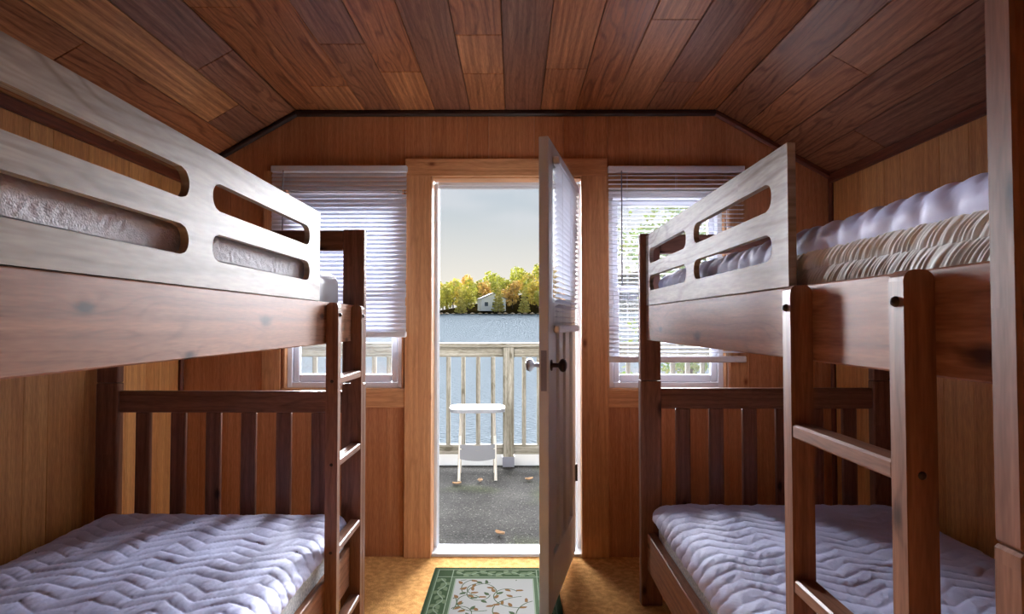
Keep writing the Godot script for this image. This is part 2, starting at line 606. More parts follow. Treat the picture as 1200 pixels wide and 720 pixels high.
func make_room() -> void:
	# floor
	var g := G.new()
	g.box(Vector3((XL + XR) / 2, -0.06, (ZW + ZB) / 2), Vector3(XR - XL + 0.2, 0.12, ZB - ZW + 0.2))
	var fl := part("floor", g, M.carpet, self)
	tag(fl, "tan coir-like carpet covering the bunk room floor", "floor", "", "structure")
	# side walls of grooved panel boards
	for sd in [-1, 1]:
		var x: float = XL if sd < 0 else XR
		var w := thing("wall_left" if sd < 0 else "wall_right", "orange-brown wood panelled wall behind the %s" % ("bunk with the fleece-covered mattress" if sd < 0 else "bunk with the quilted upper mattress"), "wall", Vector3(x, 0, (ZW + ZB) / 2), "", "structure")
		g = G.new()
		g.box(Vector3(x + sd * 0.072, 1.2, (ZW + ZB) / 2), Vector3(0.12, 2.6, ZB - ZW + 0.4))
		part("backing", g, M.backing, w, true)
		var es := column_edges(ZW, ZB, 0 if sd < 0 else 3)
		for i in es.size() - 1:
			wood("board", Vector3(x + sd * 0.006, EAVE / 2, (es[i] + es[i + 1]) / 2), Vector3(0.012, EAVE, es[i + 1] - es[i] - 0.0012), M.wall[(i * 7 + (1 if sd > 0 else 0)) % 3], w, 1, 0.002)
		# eave trim and corner trim
		var tr := thing("trim_1" if sd < 0 else "trim_2", "brown wooden strip where the %s meets the sloped ceiling" % ("wall behind the fleece-covered bunk" if sd < 0 else "wall behind the quilted bunk"), "trim", Vector3(x, EAVE, -1), "", "structure")
		wood("strip", Vector3(x - sd * 0.012, EAVE - 0.022, (ZW + ZB) / 2), Vector3(0.022, 0.05, ZB - ZW), M.trim2, tr, 2, 0.006)
		wood("corner_strip", Vector3(x - sd * 0.012, EAVE / 2, ZW + 0.013), Vector3(0.024, EAVE, 0.024), M.trim2, tr, 1, 0.008)
	# end wall with openings: two windows and the door
	var wb := thing("wall_back", "reddish wood panelled end wall around door and windows", "wall", Vector3(0, 0, ZW), "", "structure")
	var holes := [Rect2(-1.262, 0.895, 0.662, 1.10), Rect2(0.510, 0.895, 0.652, 1.10), Rect2(-0.46, -0.1, 0.84, 2.165)]
	var xs := column_edges(XL, -1.262, 1)
	xs.pop_back()
	for e in [[-1.262, -0.6], [-0.6, -0.46], [-0.46, 0.38], [0.38, 0.51], [0.51, 1.162], [1.162, XR]]:
		var es := column_edges(e[0], e[1], int(abs(e[0]) * 10))
		es.pop_back()
		xs.append_array(es)
	xs.append(XR)
	var bi := 0
	for i in xs.size() - 1:
		var x0: float = xs[i] + 0.0006
		var x1: float = xs[i + 1] - 0.0006
		var mid := (x0 + x1) / 2
		var spans := [[0.0, 9.0]]
		for hr in holes:
			if mid > hr.position.x and mid < hr.end.x:
				spans = [[0.0, hr.position.y], [hr.end.y, 9.0]]
		for s in spans:
			if s[1] - s[0] < 0.05:
				continue
			g = G.new()
			g.uo = Vector2(rng.randf() * 5, rng.randf() * 5)
			var pts := [Vector2(x0, s[0]), Vector2(x1, s[0])]
			if s[1] < 9.0:
				pts.append_array([Vector2(x1, s[1]), Vector2(x0, s[1])])
			else:
				pts.append(Vector2(x1, roof_at(x1)))
				if x0 < CX0 and x1 > CX0:
					pts.append(Vector2(CX0, CEIL))
				if x0 < CX1 and x1 > CX1:
					pts.append(Vector2(CX1, CEIL))
				pts.append(Vector2(x0, roof_at(x0)))
			g.prism(pts, ZW, ZW - 0.012)
			part("board", g, M.end[bi % 3], wb, true)
			bi += 1
	# the wall's body behind the boards, and the outside
	g = G.new()
	for s in [[XL - 0.2, -1.262, 0, 2.6], [-0.6, -0.46, 0, 2.6], [0.38, 0.51, 0, 2.6], [1.162, XR + 0.2, 0, 2.6], [-1.262, -0.6, 0, 0.895], [-1.262, -0.6, 1.995, 2.6], [0.51, 1.162, 0, 0.895], [0.51, 1.162, 1.995, 2.6], [-0.46, 0.38, 2.065, 2.6]]:
		g.box(Vector3((s[0] + s[1]) / 2, (s[2] + s[3]) / 2, ZW - 0.067), Vector3(s[1] - s[0], s[3] - s[2], 0.106))
	part("backing", g, M.siding, wb, true)
	# wall behind the camera
	var wr := thing("wall_rear", "wood panelled wall closing the other end of the room", "wall", Vector3(0, 0, ZB), "", "structure")
	g = G.new()
	g.box(Vector3(0, 1.2, ZB + 0.072), Vector3(4.0, 2.6, 0.12))
	part("backing", g, M.backing, wr, true)
	var rs := column_edges(XL, XR, 2)
	for i in rs.size() - 1:
		g = G.new()
		g.uo = Vector2(rng.randf() * 5, rng.randf() * 5)
		g.prism([Vector2(rs[i] + 0.001, 0), Vector2(rs[i + 1] - 0.001, 0), Vector2(rs[i + 1] - 0.001, roof_at(rs[i + 1])), Vector2(rs[i] + 0.001, roof_at(rs[i]))], ZB, ZB + 0.012)
		part("board", g, M.wall[i % 3], wr, true)
	# ceiling of boards: flat in the middle, sloping to the eaves
	var ce := thing("ceiling", "dark varnished plank ceiling, flat in the middle and sloping at both sides", "ceiling", Vector3(0, CEIL, -1), "", "structure")
	g = G.new()
	g.box(Vector3(0, CEIL + 0.09, (ZW + ZB) / 2 - 0.1), Vector3(4.2, 0.14, ZB - ZW + 0.7))
	for sd in [-1, 1]:
		var xa: float = CX0 if sd < 0 else CX1
		var xb: float = XL if sd < 0 else XR
		g.prism([Vector2(xa, CEIL + 0.021), Vector2(xa, CEIL + 0.15), Vector2(xb + sd * 0.1, CEIL + 0.15), Vector2(xb + sd * 0.1, EAVE - 0.035)], ZW - 0.15, ZB + 0.15)
	part("backing", g, M.backing, ce, true)
	var fw := (CX1 - CX0) / 12.0
	# where each flat board is butted, as distances into the room
	var cuts := [[2.2], [1.35, 2.95], [2.5], [2.78], [1.7], [1.9, 2.42, 2.8], [], [2.75], [1.5], [2.3], [2.9], [1.8]]
	for i in 12:
		row_of_boards(ce, Transform3D(Basis.IDENTITY, Vector3(CX0 + fw * (i + 0.5), CEIL + 0.008, 0)), fw, cuts[i], [4, 2, 1, 2, 3, 0, 3, 0, 4, 0, 1, 4][i])
	for sd in [-1, 1]:
		var a := Vector3(CX0 if sd < 0 else CX1, CEIL, 0)
		var b := Vector3(XL if sd < 0 else XR, EAVE, 0)
		var dx := (b - a).normalized()
		var up := Vector3(0, 0, 1).cross(dx) * (1.0 if sd > 0 else -1.0)
		var sw := a.distance_to(b) / 4.0
		for i in 4:
			var mid := a + (b - a) * (i + 0.5) / 4.0 + up * 0.008
			row_of_boards(ce, Transform3D(Basis(dx * sd, up, Vector3(0, 0, 1)), mid), sw, [[2.55], [1.6, 2.95], [2.1], [1.2, 2.7]][i] if sd < 0 else [[1.9], [2.4], [1.55], [2.8]][i], [1, 3, 4, 0][i] if sd < 0 else [1, 4, 1, 1][i])  # right slope takes mostly darker tones: its shade is put into the board colour
	# dark cove along the end wall
	var cv := thing("trim_3", "dark brown cove moulding along the ceiling above the door", "trim", Vector3(0, CEIL, ZW), "", "structure")
	wood("flat_cove", Vector3((CX0 + CX1) / 2, CEIL - 0.016, ZW + 0.014), Vector3(CX1 - CX0 + 0.01, 0.034, 0.028), M.trim, cv, 0, 0.01)
	for sd in [-1, 1]:
		var a := Vector3(CX0 if sd < 0 else CX1, CEIL, ZW + 0.014)
		var b := Vector3(XL if sd < 0 else XR, EAVE, ZW + 0.014)
		g = G.new()
		var ang := atan2(b.y - a.y, b.x - a.x)
		g.xf = Transform3D(Basis(Vector3(0, 0, 1), ang), (a + b) / 2)
		g.box(Vector3(0, -0.016 if sd > 0 else 0.016, 0), Vector3(a.distance_to(b), 0.034, 0.028), 0.01, 0)
		part("sloped_cove", g, M.trim if sd < 0 else M.trim2, cv, true)

func roof_at(x: float) -> float:
	if x < CX0:
		return lerpf(EAVE, CEIL, (x - XL) / (CX0 - XL))
	if x > CX1:
		return lerpf(CEIL, EAVE, (x - CX1) / (XR - CX1))
	return CEIL

func row_of_boards(parent: Node3D, at: Transform3D, w: float, cuts: Array, tone: int) -> void:
	var es := [-ZW]
	var c := cuts.duplicate()
	c.sort()
	c.reverse()
	es.append_array(c)
	es.append(-ZB)
	for i in es.size() - 1:
		var z0: float = -es[i]
		var z1: float = -es[i + 1]
		var g := G.new()
		g.xf = at
		g.uo = Vector2(rng.randf() * 7, rng.randf() * 7)
		g.box(Vector3(0, rng.randf_range(-0.0012, 0.0012), (z0 + z1) / 2), Vector3(w - 0.0025, 0.016, z1 - z0 - 0.002), 0.0025, 2)
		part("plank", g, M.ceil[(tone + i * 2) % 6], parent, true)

# ------------------------------------------------------------------ windows, door frame, door
func make_window(called: String, label: String, x0: float, x1: float) -> void:
	var y0 := 0.906
	var y1 := 1.99
	var w := thing(called, label, "window", Vector3((x0 + x1) / 2, y0, ZW), "", "structure")
	var left := x0 < 0
	# wooden casing: only one side board, the other edge meets the door casing
	var xo: float = x0 - 0.025 if left else x1 + 0.025
	wood("side_casing", Vector3(xo + (-0.05 if left else 0.05), 1.448, ZW + 0.009), Vector3(0.10, 1.29, 0.018), M.casing, w, 1, 0.002)
	var cx0: float = xo if left else 0.507
	var cx1: float = -0.595 if left else xo
	wood("head_casing", Vector3((cx0 + cx1) / 2, 2.042, ZW + 0.009), Vector3(cx1 - cx0, 0.10, 0.018), M.casing, w, 0, 0.002)
	wood("apron", Vector3((cx0 + cx1) / 2, 0.851, ZW + 0.009), Vector3(cx1 - cx0, 0.096, 0.018), M.casing, w, 0, 0.002)
	# wooden reveal
	wood("sill", Vector3((x0 + x1) / 2, y0 - 0.007, ZW - 0.03), Vector3(x1 - x0 + 0.04, 0.012, 0.09), M.casing, w, 0, 0.002)
	for s in [[x0 - 0.006], [x1 + 0.006]]:
		wood("reveal", Vector3(s[0], (y0 + y1) / 2, ZW - 0.03), Vector3(0.012, y1 - y0, 0.088), M.casing, w, 1, 0.002)
	# white vinyl frame with two sashes
	var zf := ZW - 0.06
	var fr := holder("frame", w)
	for s in [[x0, x0 + 0.028, y0, y1], [x1 - 0.028, x1, y0, y1], [x0 + 0.028, x1 - 0.028, y0, y0 + 0.03], [x0 + 0.028, x1 - 0.028, y1 - 0.045, y1]]:
		wood("frame_bar", Vector3((s[0] + s[1]) / 2, (s[2] + s[3]) / 2, zf), Vector3(s[1] - s[0], s[3] - s[2], 0.08), M.vinyl, fr, 1, 0.003)
	for k in 2:
		var sa := holder("sash", w)
		var a := y0 + 0.03 if k == 0 else 1.43
		var b := 1.465 if k == 0 else y1 - 0.045
		var z := zf + 0.012 if k == 0 else zf - 0.02
		var t := 0.034
		for s in [[x0 + 0.029, x0 + 0.029 + t, a, b], [x1 - 0.029 - t, x1 - 0.029, a, b], [x0 + 0.029 + t, x1 - 0.029 - t, a, a + 0.042], [x0 + 0.029 + t, x1 - 0.029 - t, b - 0.036, b]]:
			wood("sash_bar", Vector3((s[0] + s[1]) / 2, (s[2] + s[3]) / 2, z), Vector3(s[1] - s[0], s[3] - s[2], 0.03), M.vinyl, sa, 1, 0.005)
		var g := G.new()
		g.box(Vector3((x0 + x1) / 2, (a + b) / 2, z), Vector3(x1 - x0 - 0.11, b - a - 0.07, 0.004))
		part("pane", g, M.glass, sa, true)

var slat_mesh := {}
func slat_shape(width: float) -> ArrayMesh:
	if slat_mesh.has(width):
		return slat_mesh[width]
	var g := G.new()
	var top := []
	for k in 5:
		var u := (k / 4.0 - 0.5) * 0.025
		top.append(Vector2(u, 0.0022 * (1.0 - pow(u / 0.0125, 2))))
	for side in [0.0006, 0.0]:
		for k in 4:
			var a: Vector2 = top[k]
			var b: Vector2 = top[k + 1]
			var nr: Vector3 = Vector3(0, b.x - a.x, -(b.y - a.y)).normalized() * (1.0 if side > 0 else -1.0)
			g.face([Vector3(-width / 2, a.y + side, a.x), Vector3(width / 2, a.y + side, a.x), Vector3(width / 2, b.y + side, b.x), Vector3(-width / 2, b.y + side, b.x)], nr, [Vector2(), Vector2(), Vector2(), Vector2()])
	slat_mesh[width] = g.commit()
	return slat_mesh[width]

# a venetian blind; x runs along it, +z into the room, y up from its top edge
func make_blind(at: Vector3, turn: float, width: float, drop: float, pitch: float, tilt_at: Callable, label: String, wand_len: float, lean := 0.0) -> Node3D:
	var b := thing("window_blind", label, "blind", at)
	b.rotation.y = turn
	var g := G.new()
	g.box(Vector3(0, -0.019, 0), Vector3(width, 0.036, 0.03), 0.004)
	part("headrail", g, M.vinyl, b)
	var n := int((drop - 0.07) / pitch)
	var sm := slat_shape(width - 0.006)
	for i in n:
		var y := -0.052 - i * pitch
		var s := inst("slat", sm, M.slat, b)
		var tl: Vector3 = tilt_at.call(i, n)   # tilt, shift along, roll
		s.position = Vector3(tl.y, y, lean * y)
		s.rotation = Vector3(tl.x, 0, tl.z)
	g = G.new()
	g.box(Vector3(0, -drop + 0.018, lean * -drop), Vector3(width, 0.034, 0.026), 0.006)
	part("bottom_rail", g, M.vinyl, b)
	for x in [-width * 0.36, 0.0, width * 0.36]:
		for z in [-0.0135, 0.0135]:
			g = G.new()
			g.tube([Vector3(x, -0.03, z), Vector3(x, -drop + 0.02, z + lean * -drop)], 0.0007, 5)
			part("ladder_cord", g, M.cord, b)
	if wand_len > 0:
		g = G.new()
		g.tube([Vector3(-width * 0.405, -0.03, 0.02), Vector3(-width * 0.405, -0.03 - wand_len, 0.022)], 0.0035, 6)
		part("wand", g, M.wand, b)
	return b

func make_openings() -> void:
	make_window("window_1", "white vinyl sash window behind the closed blind", -1.245, -0.613)
	make_window("window_2", "white vinyl sash window behind the half-open blind with leaves outside", 0.513, 1.14)
	# door casing and jambs
	var c := thing("trim_4", "knotty pine casing boards around the open doorway", "door casing", Vector3(-0.04, 0, ZW), "", "structure")
	wood("side_casing", Vector3(-0.522, 1.03, ZW + 0.012), Vector3(0.146, 2.06, 0.024), M.casing, c, 1, 0.002)
	wood("side_casing", Vector3(0.434, 1.03, ZW + 0.012), Vector3(0.146, 2.06, 0.024), M.casing, c, 1, 0.002)
	wood("head_casing", Vector3(-0.044, 2.108, ZW + 0.013), Vector3(1.10, 0.096, 0.026), M.casing, c, 0, 0.002)
	wood("jamb", Vector3(-0.454, 1.03, ZW - 0.045), Vector3(0.014, 2.06, 0.09), M.casing, c, 1, 0.001)
	wood("jamb", Vector3(0.374, 1.03, ZW - 0.045), Vector3(0.014, 2.06, 0.09), M.casing, c, 1, 0.001)
	wood("jamb", Vector3(-0.04, 2.058, ZW - 0.045), Vector3(0.84, 0.012, 0.09), M.casing, c, 0, 0.001)
	var f := thing("trim_5", "white painted storm door frame and sill in the doorway", "door frame", Vector3(-0.04, 0, ZW - 0.11), "", "structure")
	for s in [[-0.461, -0.43], [0.347, 0.381]]:
		wood("frame_post", Vector3((s[0] + s[1]) / 2, 1.02, ZW - 0.105), Vector3(s[1] - s[0], 2.05, 0.03), M.white, f, 1, 0.003)
		wood("stop", Vector3((s[0] + s[1]) / 2, 1.02, ZW - 0.13), Vector3((s[1] - s[0]) * 1.3, 2.05, 0.02), M.white, f, 1, 0.003)
	wood("frame_head", Vector3(-0.041, 2.045, ZW - 0.105), Vector3(0.776, 0.018, 0.03), M.white, f, 0, 0.003)
	wood("stop_head", Vector3(-0.041, 2.038, ZW - 0.13), Vector3(0.776, 0.03, 0.02), M.white, f, 0, 0.003)
	wood("sill_plate", Vector3(-0.041, 0.004, ZW - 0.06), Vector3(0.83, 0.022, 0.12), M.white, f, 0, 0.004)
	wood("threshold_strip", Vector3(-0.041, -0.012, ZW - 0.15), Vector3(0.84, 0.03, 0.06), M.white, f, 0, 0.004)
	make_door()

func make_door() -> void:
	var d := thing("door_1", "off-white half-glazed door standing open into the room", "door", Vector3(0.33, 0.03, ZW - 0.002), "", "structure")
	d.rotation.y = deg_to_rad(76.3)
	var w := 0.79
	var h := 2.02
	var t := 0.042
	var mk := func(called: String, ce: Vector3, s: Vector3, bev := 0.003):
		var g := G.new()
		g.box(ce, s, bev)
		return part(called, g, M.doorpaint, d)
	var z := -t / 2.0
	var st := 0.105
	mk.call("stile", Vector3(-st / 2, h / 2, z), Vector3(st, h, t))
	mk.call("stile", Vector3(-w + st / 2, h / 2, z), Vector3(st, h, t))
	mk.call("top_rail", Vector3(-w / 2, h - 0.055, z), Vector3(w - 2 * st, 0.11, t))
	mk.call("lock_rail", Vector3(-w / 2, 1.27, z), Vector3(w - 2 * st, 0.14, t))
	mk.call("bottom_rail", Vector3(-w / 2, 0.11, z), Vector3(w - 2 * st, 0.22, t))
	var inner := w - 2 * st
	for k in 2:
		mk.call("mullion", Vector3(-st - inner * (k + 1) / 3.0, 0.71, z), Vector3(0.06, 0.98, t))
	for k in 3:
		mk.call("panel", Vector3(-st - inner * (k + 0.5) / 3.0, 0.71, z), Vector3(inner / 3.0 - 0.02, 0.98, 0.014), 0.004)
	var g := G.new()
	g.box(Vector3(-w / 2, 1.625, z), Vector3(inner, 0.575, 0.004))
	part("pane", g, M.glass, d)
	for s in [[-st - 0.008, 1.625, 0.016, 0.57], [-w + st + 0.008, 1.625, 0.016, 0.57]]:
		mk.call("glazing_bead", Vector3(s[0], s[1], z), Vector3(s[2], s[3], 0.03))
	# lock: edge plate, rose plates and knobs
	g = G.new()
	g.box(Vector3(-w - 0.0005, 1.03, z), Vector3(0.002, 0.17, 0.024), 0.0005)
	var lk := part("lock_plate", g, M.wand, d)
	g = G.new()
	g.xf = Transform3D(Basis(Vector3(1, 0, 0), PI / 2), Vector3(-w + 0.055, 1.05, 0))
	g.lathe([Vector2(0.0, 0.0), Vector2(0.024, 0.0), Vector2(0.024, 0.004), Vector2(0.010, 0.007), Vector2(0.009, 0.03), Vector2(0.014, 0.034), Vector2(0.026, 0.042), Vector2(0.029, 0.052), Vector2(0.025, 0.062), Vector2(0.012, 0.067), Vector2(0, 0.068)], 20)
	var k1 := part("knob", g, M.bolt, d)
	k1.set_meta("label", "dark metal knob on the room side")
	g = G.new()
	g.xf = Transform3D(Basis(Vector3(1, 0, 0), -PI / 2), Vector3(-w + 0.055, 1.05, -t))
	g.lathe([Vector2(0.0, 0.0), Vector2(0.024, 0.0), Vector2(0.024, 0.004), Vector2(0.010, 0.007), Vector2(0.009, 0.03), Vector2(0.014, 0.034), Vector2(0.026, 0.042), Vector2(0.029, 0.052), Vector2(0.025, 0.062), Vector2(0.012, 0.067), Vector2(0, 0.068)], 20)
	part("knob", g, M.wand, d).set_meta("label", "pale knob on the outer side")
	for y in [0.42, 1.72]:
		g = G.new()
		g.xf = Transform3D(Basis.IDENTITY, Vector3(0.008, y, 0.003))
		g.lathe([Vector2(0, -0.045), Vector2(0.007, -0.045), Vector2(0.007, 0.045), Vector2(0, 0.045)], 10)
		g.xf = Transform3D.IDENTITY
		g.box(Vector3(-0.012, y, 0.001), Vector3(0.03, 0.085, 0.002), 0.0005)
		part("hinge", g, M.bolt, d)

# ------------------------------------------------------------------ bunk beds
# sd: -1 or 1, the side of the aisle. All distances: a across from the aisle's middle, z into the room.
func make_bunk(sd: int, a0: float, a1: float, rail_a: float, zf: float, zn: float, lad: Array, guard: Array, slots: Array, label: String) -> void:
	var b := thing("bunk_bed", label, "bunk bed", Vector3(sd * (a0 + a1) / 2, 0, -(zf + zn) / 2))
	var pw := 0.094
	var pt := 0.045
	var mk := func(called: String, aa: float, ab: float, ya: float, yb: float, za: float, zb: float, m: Material, parent: Node, gr := 1, bev := 0.004):
		return wood(called, Vector3(sd * (aa + ab) / 2, (ya + yb) / 2, -(za + zb) / 2), Vector3(abs(ab - aa), yb - ya, abs(zb - za)), m, parent, gr, bev)
	for z in [zf, zn - pt]:
		for a in [a0, a1 - pw]:
			mk.call("lower_post", a, a + pw, 0.0, 1.0, z, z + pt, M.bed, b)
			mk.call("upper_post", a + 0.001, a + pw - 0.001, 1.002, 1.665, z + 0.001, z + pt - 0.001, M.bed2, b)
		var hb := holder("headboard" if z == zf else "footboard", b)
		var zz: float = z + 0.008
		mk.call("top_rail", a0 + pw, a1 - pw, 0.874, 0.966, zz, zz + 0.03, M.bed, hb, 0)
		mk.call("bottom_rail", a0 + pw, a1 - pw, 0.17, 0.26, zz, zz + 0.03, M.bed, hb, 0)
		var gap := (a1 - a0 - 2 * pw) / 6.35
		for k in 6:
			var ce: float = a0 + pw + gap * (k + 0.675)
			mk.call("slat", ce - 0.033, ce + 0.033, 0.26, 0.874, zz + 0.006, zz + 0.024, M.bed2, hb)
		var ub := holder("upper_headboard" if z == zf else "upper_footboard", b)
		mk.call("top_rail", a0 + pw, a1 - pw, 1.574, 1.662, zz, zz + 0.03, M.bed, ub, 0)
		mk.call("bottom_rail", a0 + pw, a1 - pw, 1.19, 1.30, zz, zz + 0.03, M.bed, ub, 0)
	for y in [[0.16, 0.322, "lower_side_rail"], [1.183, 1.337, "upper_side_rail"]]:
		mk.call(y[2], rail_a, rail_a + 0.038, y[0], y[1], zn + 0.0005, zf - 0.0005, M.rail, b, 2, 0.003)
		mk.call(y[2], a1 - 0.066, a1 - 0.028, y[0], y[1], zn + 0.0005, zf - 0.0005, M.rail, b, 2, 0.003)
		mk.call("mattress_board", rail_a + 0.039, a1 - 0.067, y[0] + 0.05, y[0] + 0.07, zn + 0.01, zf - 0.01, M.bed2, b, 2, 0.002)
	# guard board with four long slots
	var g := G.new()
	g.us = Vector2(1.6, 0.5)
	guard_shape(g, guard[0], guard[1], 1.3385, 1.652, [[1.402, 1.466], [1.520, 1.585]], slots, 0.018)
	# drawn along x, thick along z: turn so that x runs into the room and z across
	g = turned(g, sd, rail_a)
	var gm := part("guard_rail", g, M.ply, b, true)
	gm.set_meta("label", "pale varnished plywood guard board with four long slots")
	# ladder
	var l := holder("ladder", b)
	var la: float = rail_a - 0.045
	for z in [lad[0], lad[1]]:
		g = G.new()
		g.uo = Vector2(rng.randf() * 5, rng.randf() * 5)
		var r := 0.016
		var pts := [Vector2(la, 0.0), Vector2(rail_a - 0.0005, 0.0)]
		for k in 5:
			var w := k * PI / 8
			pts.append(Vector2(rail_a - 0.0005 - r + r * cos(w), 1.335 - r + r * sin(w)))
		for k in 5:
			var w := PI / 2 + k * PI / 8
			pts.append(Vector2(la + r + r * cos(w), 1.335 - r + r * sin(w)))
		for i in pts.size():
			pts[i].x *= sd
		g.prism(pts, -z, -(z + 0.034))
		part("stile", g, M.bed, l, true)
		g = G.new()
		g.xf = Transform3D(Basis(Vector3(0, 0, 1), sd * PI / 2), Vector3(sd * la, 1.29, -(z + 0.017)))
		g.lathe([Vector2(0.008, 0.0), Vector2(0.0075, 0.003), Vector2(0.005, 0.0065), Vector2(0, 0.008)], 12)
		part("bolt", g, M.bolt, l, true)
	for y in [0.13, 0.44, 0.757, 1.06]:
		mk.call("rung", la + 0.001, rail_a - 0.002, y - 0.028, y, lad[1] + 0.034, lad[0], M.bed, l, 2, 0.004)
		for z in [lad[1]]:
			g = G.new()
			g.xf = Transform3D(Basis(Vector3(1, 0, 0), PI / 2), Vector3(sd * (la + 0.022), y - 0.014, -z))
			g.lathe([Vector2(0.006, 0), Vector2(0.006, 0.001), Vector2(0.003, 0.003), Vector2(0, 0.0032)], 10)
			part("bolt", g, M.bolt, l, true)

func turned(g: G, sd: int, rail_a: float) -> G:
	for i in g.v.size():
		var p := g.v[i]
		var q := g.n[i]
		g.v[i] = Vector3(sd * (rail_a + p.z), p.y, -p.x)
		g.n[i] = Vector3(sd * q.z, q.y, -q.x)
	# the turn may have mirrored the faces
	for k in range(0, g.idx.size(), 3):
		var a := g.idx[k]
		var b := g.idx[k + 1]
		var c := g.idx[k + 2]
		if (g.v[b] - g.v[a]).cross(g.v[c] - g.v[a]).dot(g.n[a]) > 0:
			g.idx[k + 1] = c
			g.idx[k + 2] = b
	return g

# board from x0 to x1, y0 to y1, z 0 to t, with rounded slots in each of the rows
func guard_shape(g: G, x0: float, x1: float, y0: float, y1: float, rows: Array, slots: Array, t: float) -> void:
	var ed := 0.003
	var spans := []   # [ya, yb, list of [xa at ya, xb at ya, xa at yb, xb at yb]]
	var solid := [[x0, x1]]
	var y := y0
	for r in rows:
		spans.append([y, r[0], [[x0, x1, x0, x1]]])
		var rad: float = (r[1] - r[0]) * 0.5
		var ny := 12
		for k in ny:
			var ya := lerpf(r[0], r[1], float(k) / ny)
			var yb := lerpf(r[0], r[1], float(k + 1) / ny)
			var ia := rad - sqrt(max(0.0, rad * rad - pow(ya - r[0] - rad, 2)))
			var ib := rad - sqrt(max(0.0, rad * rad - pow(yb - r[0] - rad, 2)))
			var ps := []
			var ca := x0
			var cb := x0
			for s in slots:
				ps.append([ca, s[0] + ia, cb, s[0] + ib])
				ca = s[1] - ia
				cb = s[1] - ib
			ps.append([ca, x1, cb, x1])
			spans.append([ya, yb, ps])
		y = r[1]
	spans.append([y, y1, [[x0, x1, x0, x1]]])
	var uv := func(p: Vector3) -> Vector2: return Vector2(p.x / 1.6, p.y / 0.5)
	for s in spans:
		for p in s[2]:
			for z in [0.0, t]:
				var q := [Vector3(p[0], s[0], z), Vector3(p[1], s[0], z), Vector3(p[3], s[1], z), Vector3(p[2], s[1], z)]
				g.face(q, Vector3(0, 0, -1 if z == 0.0 else 1), q.map(uv))
			for e in [[p[0], p[2], -1.0], [p[1], p[3], 1.0]]:
				var q := [Vector3(e[0], s[0], 0), Vector3(e[0], s[0], t), Vector3(e[1], s[1], t), Vector3(e[1], s[1], 0)]
				var nr: Vector3 = Vector3(s[1] - s[0], e[0] - e[1], 0).normalized() * e[2]
				g.face(q, nr, q.map(func(v): return Vector2((v.x + v.z) * 0.3, v.y / 0.5)))
	var flats := [[y0, x0, x1, -1.0], [y1, x0, x1, 1.0]]
	for r in rows:
		for s in slots:
			var rad: float = (r[1] - r[0]) * 0.5
			flats.append([r[0], s[0] + rad, s[1] - rad, 1.0])
			flats.append([r[1], s[0] + rad, s[1] - rad, -1.0])
	for f in flats:
		var q := [Vector3(f[1], f[0], 0), Vector3(f[2], f[0], 0), Vector3(f[2], f[0], t), Vector3(f[1], f[0], t)]
		g.face(q, Vector3(0, f[3], 0), q.map(func(v): return Vector2(v.x / 1.6, v.z / 0.1)))

# ------------------------------------------------------------------ mattresses
# soft block: half sizes hx, hz, top at yt, bottom at yb, edge radius r; disp(x, z, down) lifts the surface along its normal
func soft_block(ce: Vector3, hx: float, hz: float, yt: float, yb: float, r: float, step: float, disp: Callable) -> G:
	var g := G.new()
	var side := yt - yb - r
	var ex := hx - r + r * PI / 2 + side
	var ez := hz - r + r * PI / 2 + side
	var nx := int(2 * ex / step) + 1
	var nz := int(2 * ez / step) + 1
	var ps := PackedVector3Array()
	ps.resize(nx * nz)
	for j in nz:
		for i in nx:
			var q := Vector2(lerpf(-ex, ex, float(i) / (nx - 1)), lerpf(-ez, ez, float(j) / (nz - 1)))
			var k := Vector2(clampf(q.x, -hx + r, hx - r), clampf(q.y, -hz + r, hz - r))
			var d := q - k
			var L := d.length()
			var dir := d / L if L > 1e-6 else Vector2.ZERO
			var p: Vector3
			var nr: Vector3
			var w := L / r
			if w < PI / 2:
				p = Vector3(k.x + dir.x * r * sin(w), yt - r * (1 - cos(w)), k.y + dir.y * r * sin(w))
				nr = Vector3(dir.x * sin(w), cos(w), dir.y * sin(w))
			else:
				p = Vector3(k.x + dir.x * r, max(yb, yt - r - (L - r * PI / 2)), k.y + dir.y * r)
				nr = Vector3(dir.x, 0, dir.y)
			var h: float = disp.call(q, yt - p.y)
			ps[j * nx + i] = ce + p + nr * h
	g.grid(ps, nx, nz, func(p): return Vector3((p.x - ce.x) / hx, 0.6 if p.y > ce.y + yt - r else 0.1, (p.z - ce.z) / hz))
	return g

var n1: FastNoiseLite
var n2: FastNoiseLite
var n3: FastNoiseLite
var n4: FastNoiseLite
# chevron stitching: puffs between zigzag seams, with small creases
func quilt(q: Vector2, puff: float, ox: float) -> float:
	var wx := n1.get_noise_2d(q.x * 60 + ox, q.y * 60) * 0.03
	var wz := n1.get_noise_2d(q.x * 50 + 400 + ox, q.y * 50) * 0.022
	var per := 0.21
	var f := fposmod((q.x + wx) / per, 1.0)
	var zig := absf(f - 0.5) * 2.0
	var s := (q.y + wz + zig * 0.062) / 0.066
	var t := fposmod(s, 1.0)
	var row := floorf(s)
	var pf := pow(sin(PI * t), 0.36)
	var amp := 0.85 + 0.45 * n2.get_noise_2d(row * 137.0 + ox, q.x * 90.0)
	# fine creases run slantwise from seam to seam
	var cr := n3.get_noise_2d((q.x + q.y * 0.5) * 520.0 + ox, (q.y - q.x * 0.5) * 120.0)
	return puff * pf * amp + 0.0034 * cr * pf + 0.006 * n1.get_noise_2d(q.x * 18 + ox, q.y * 18 + 90)

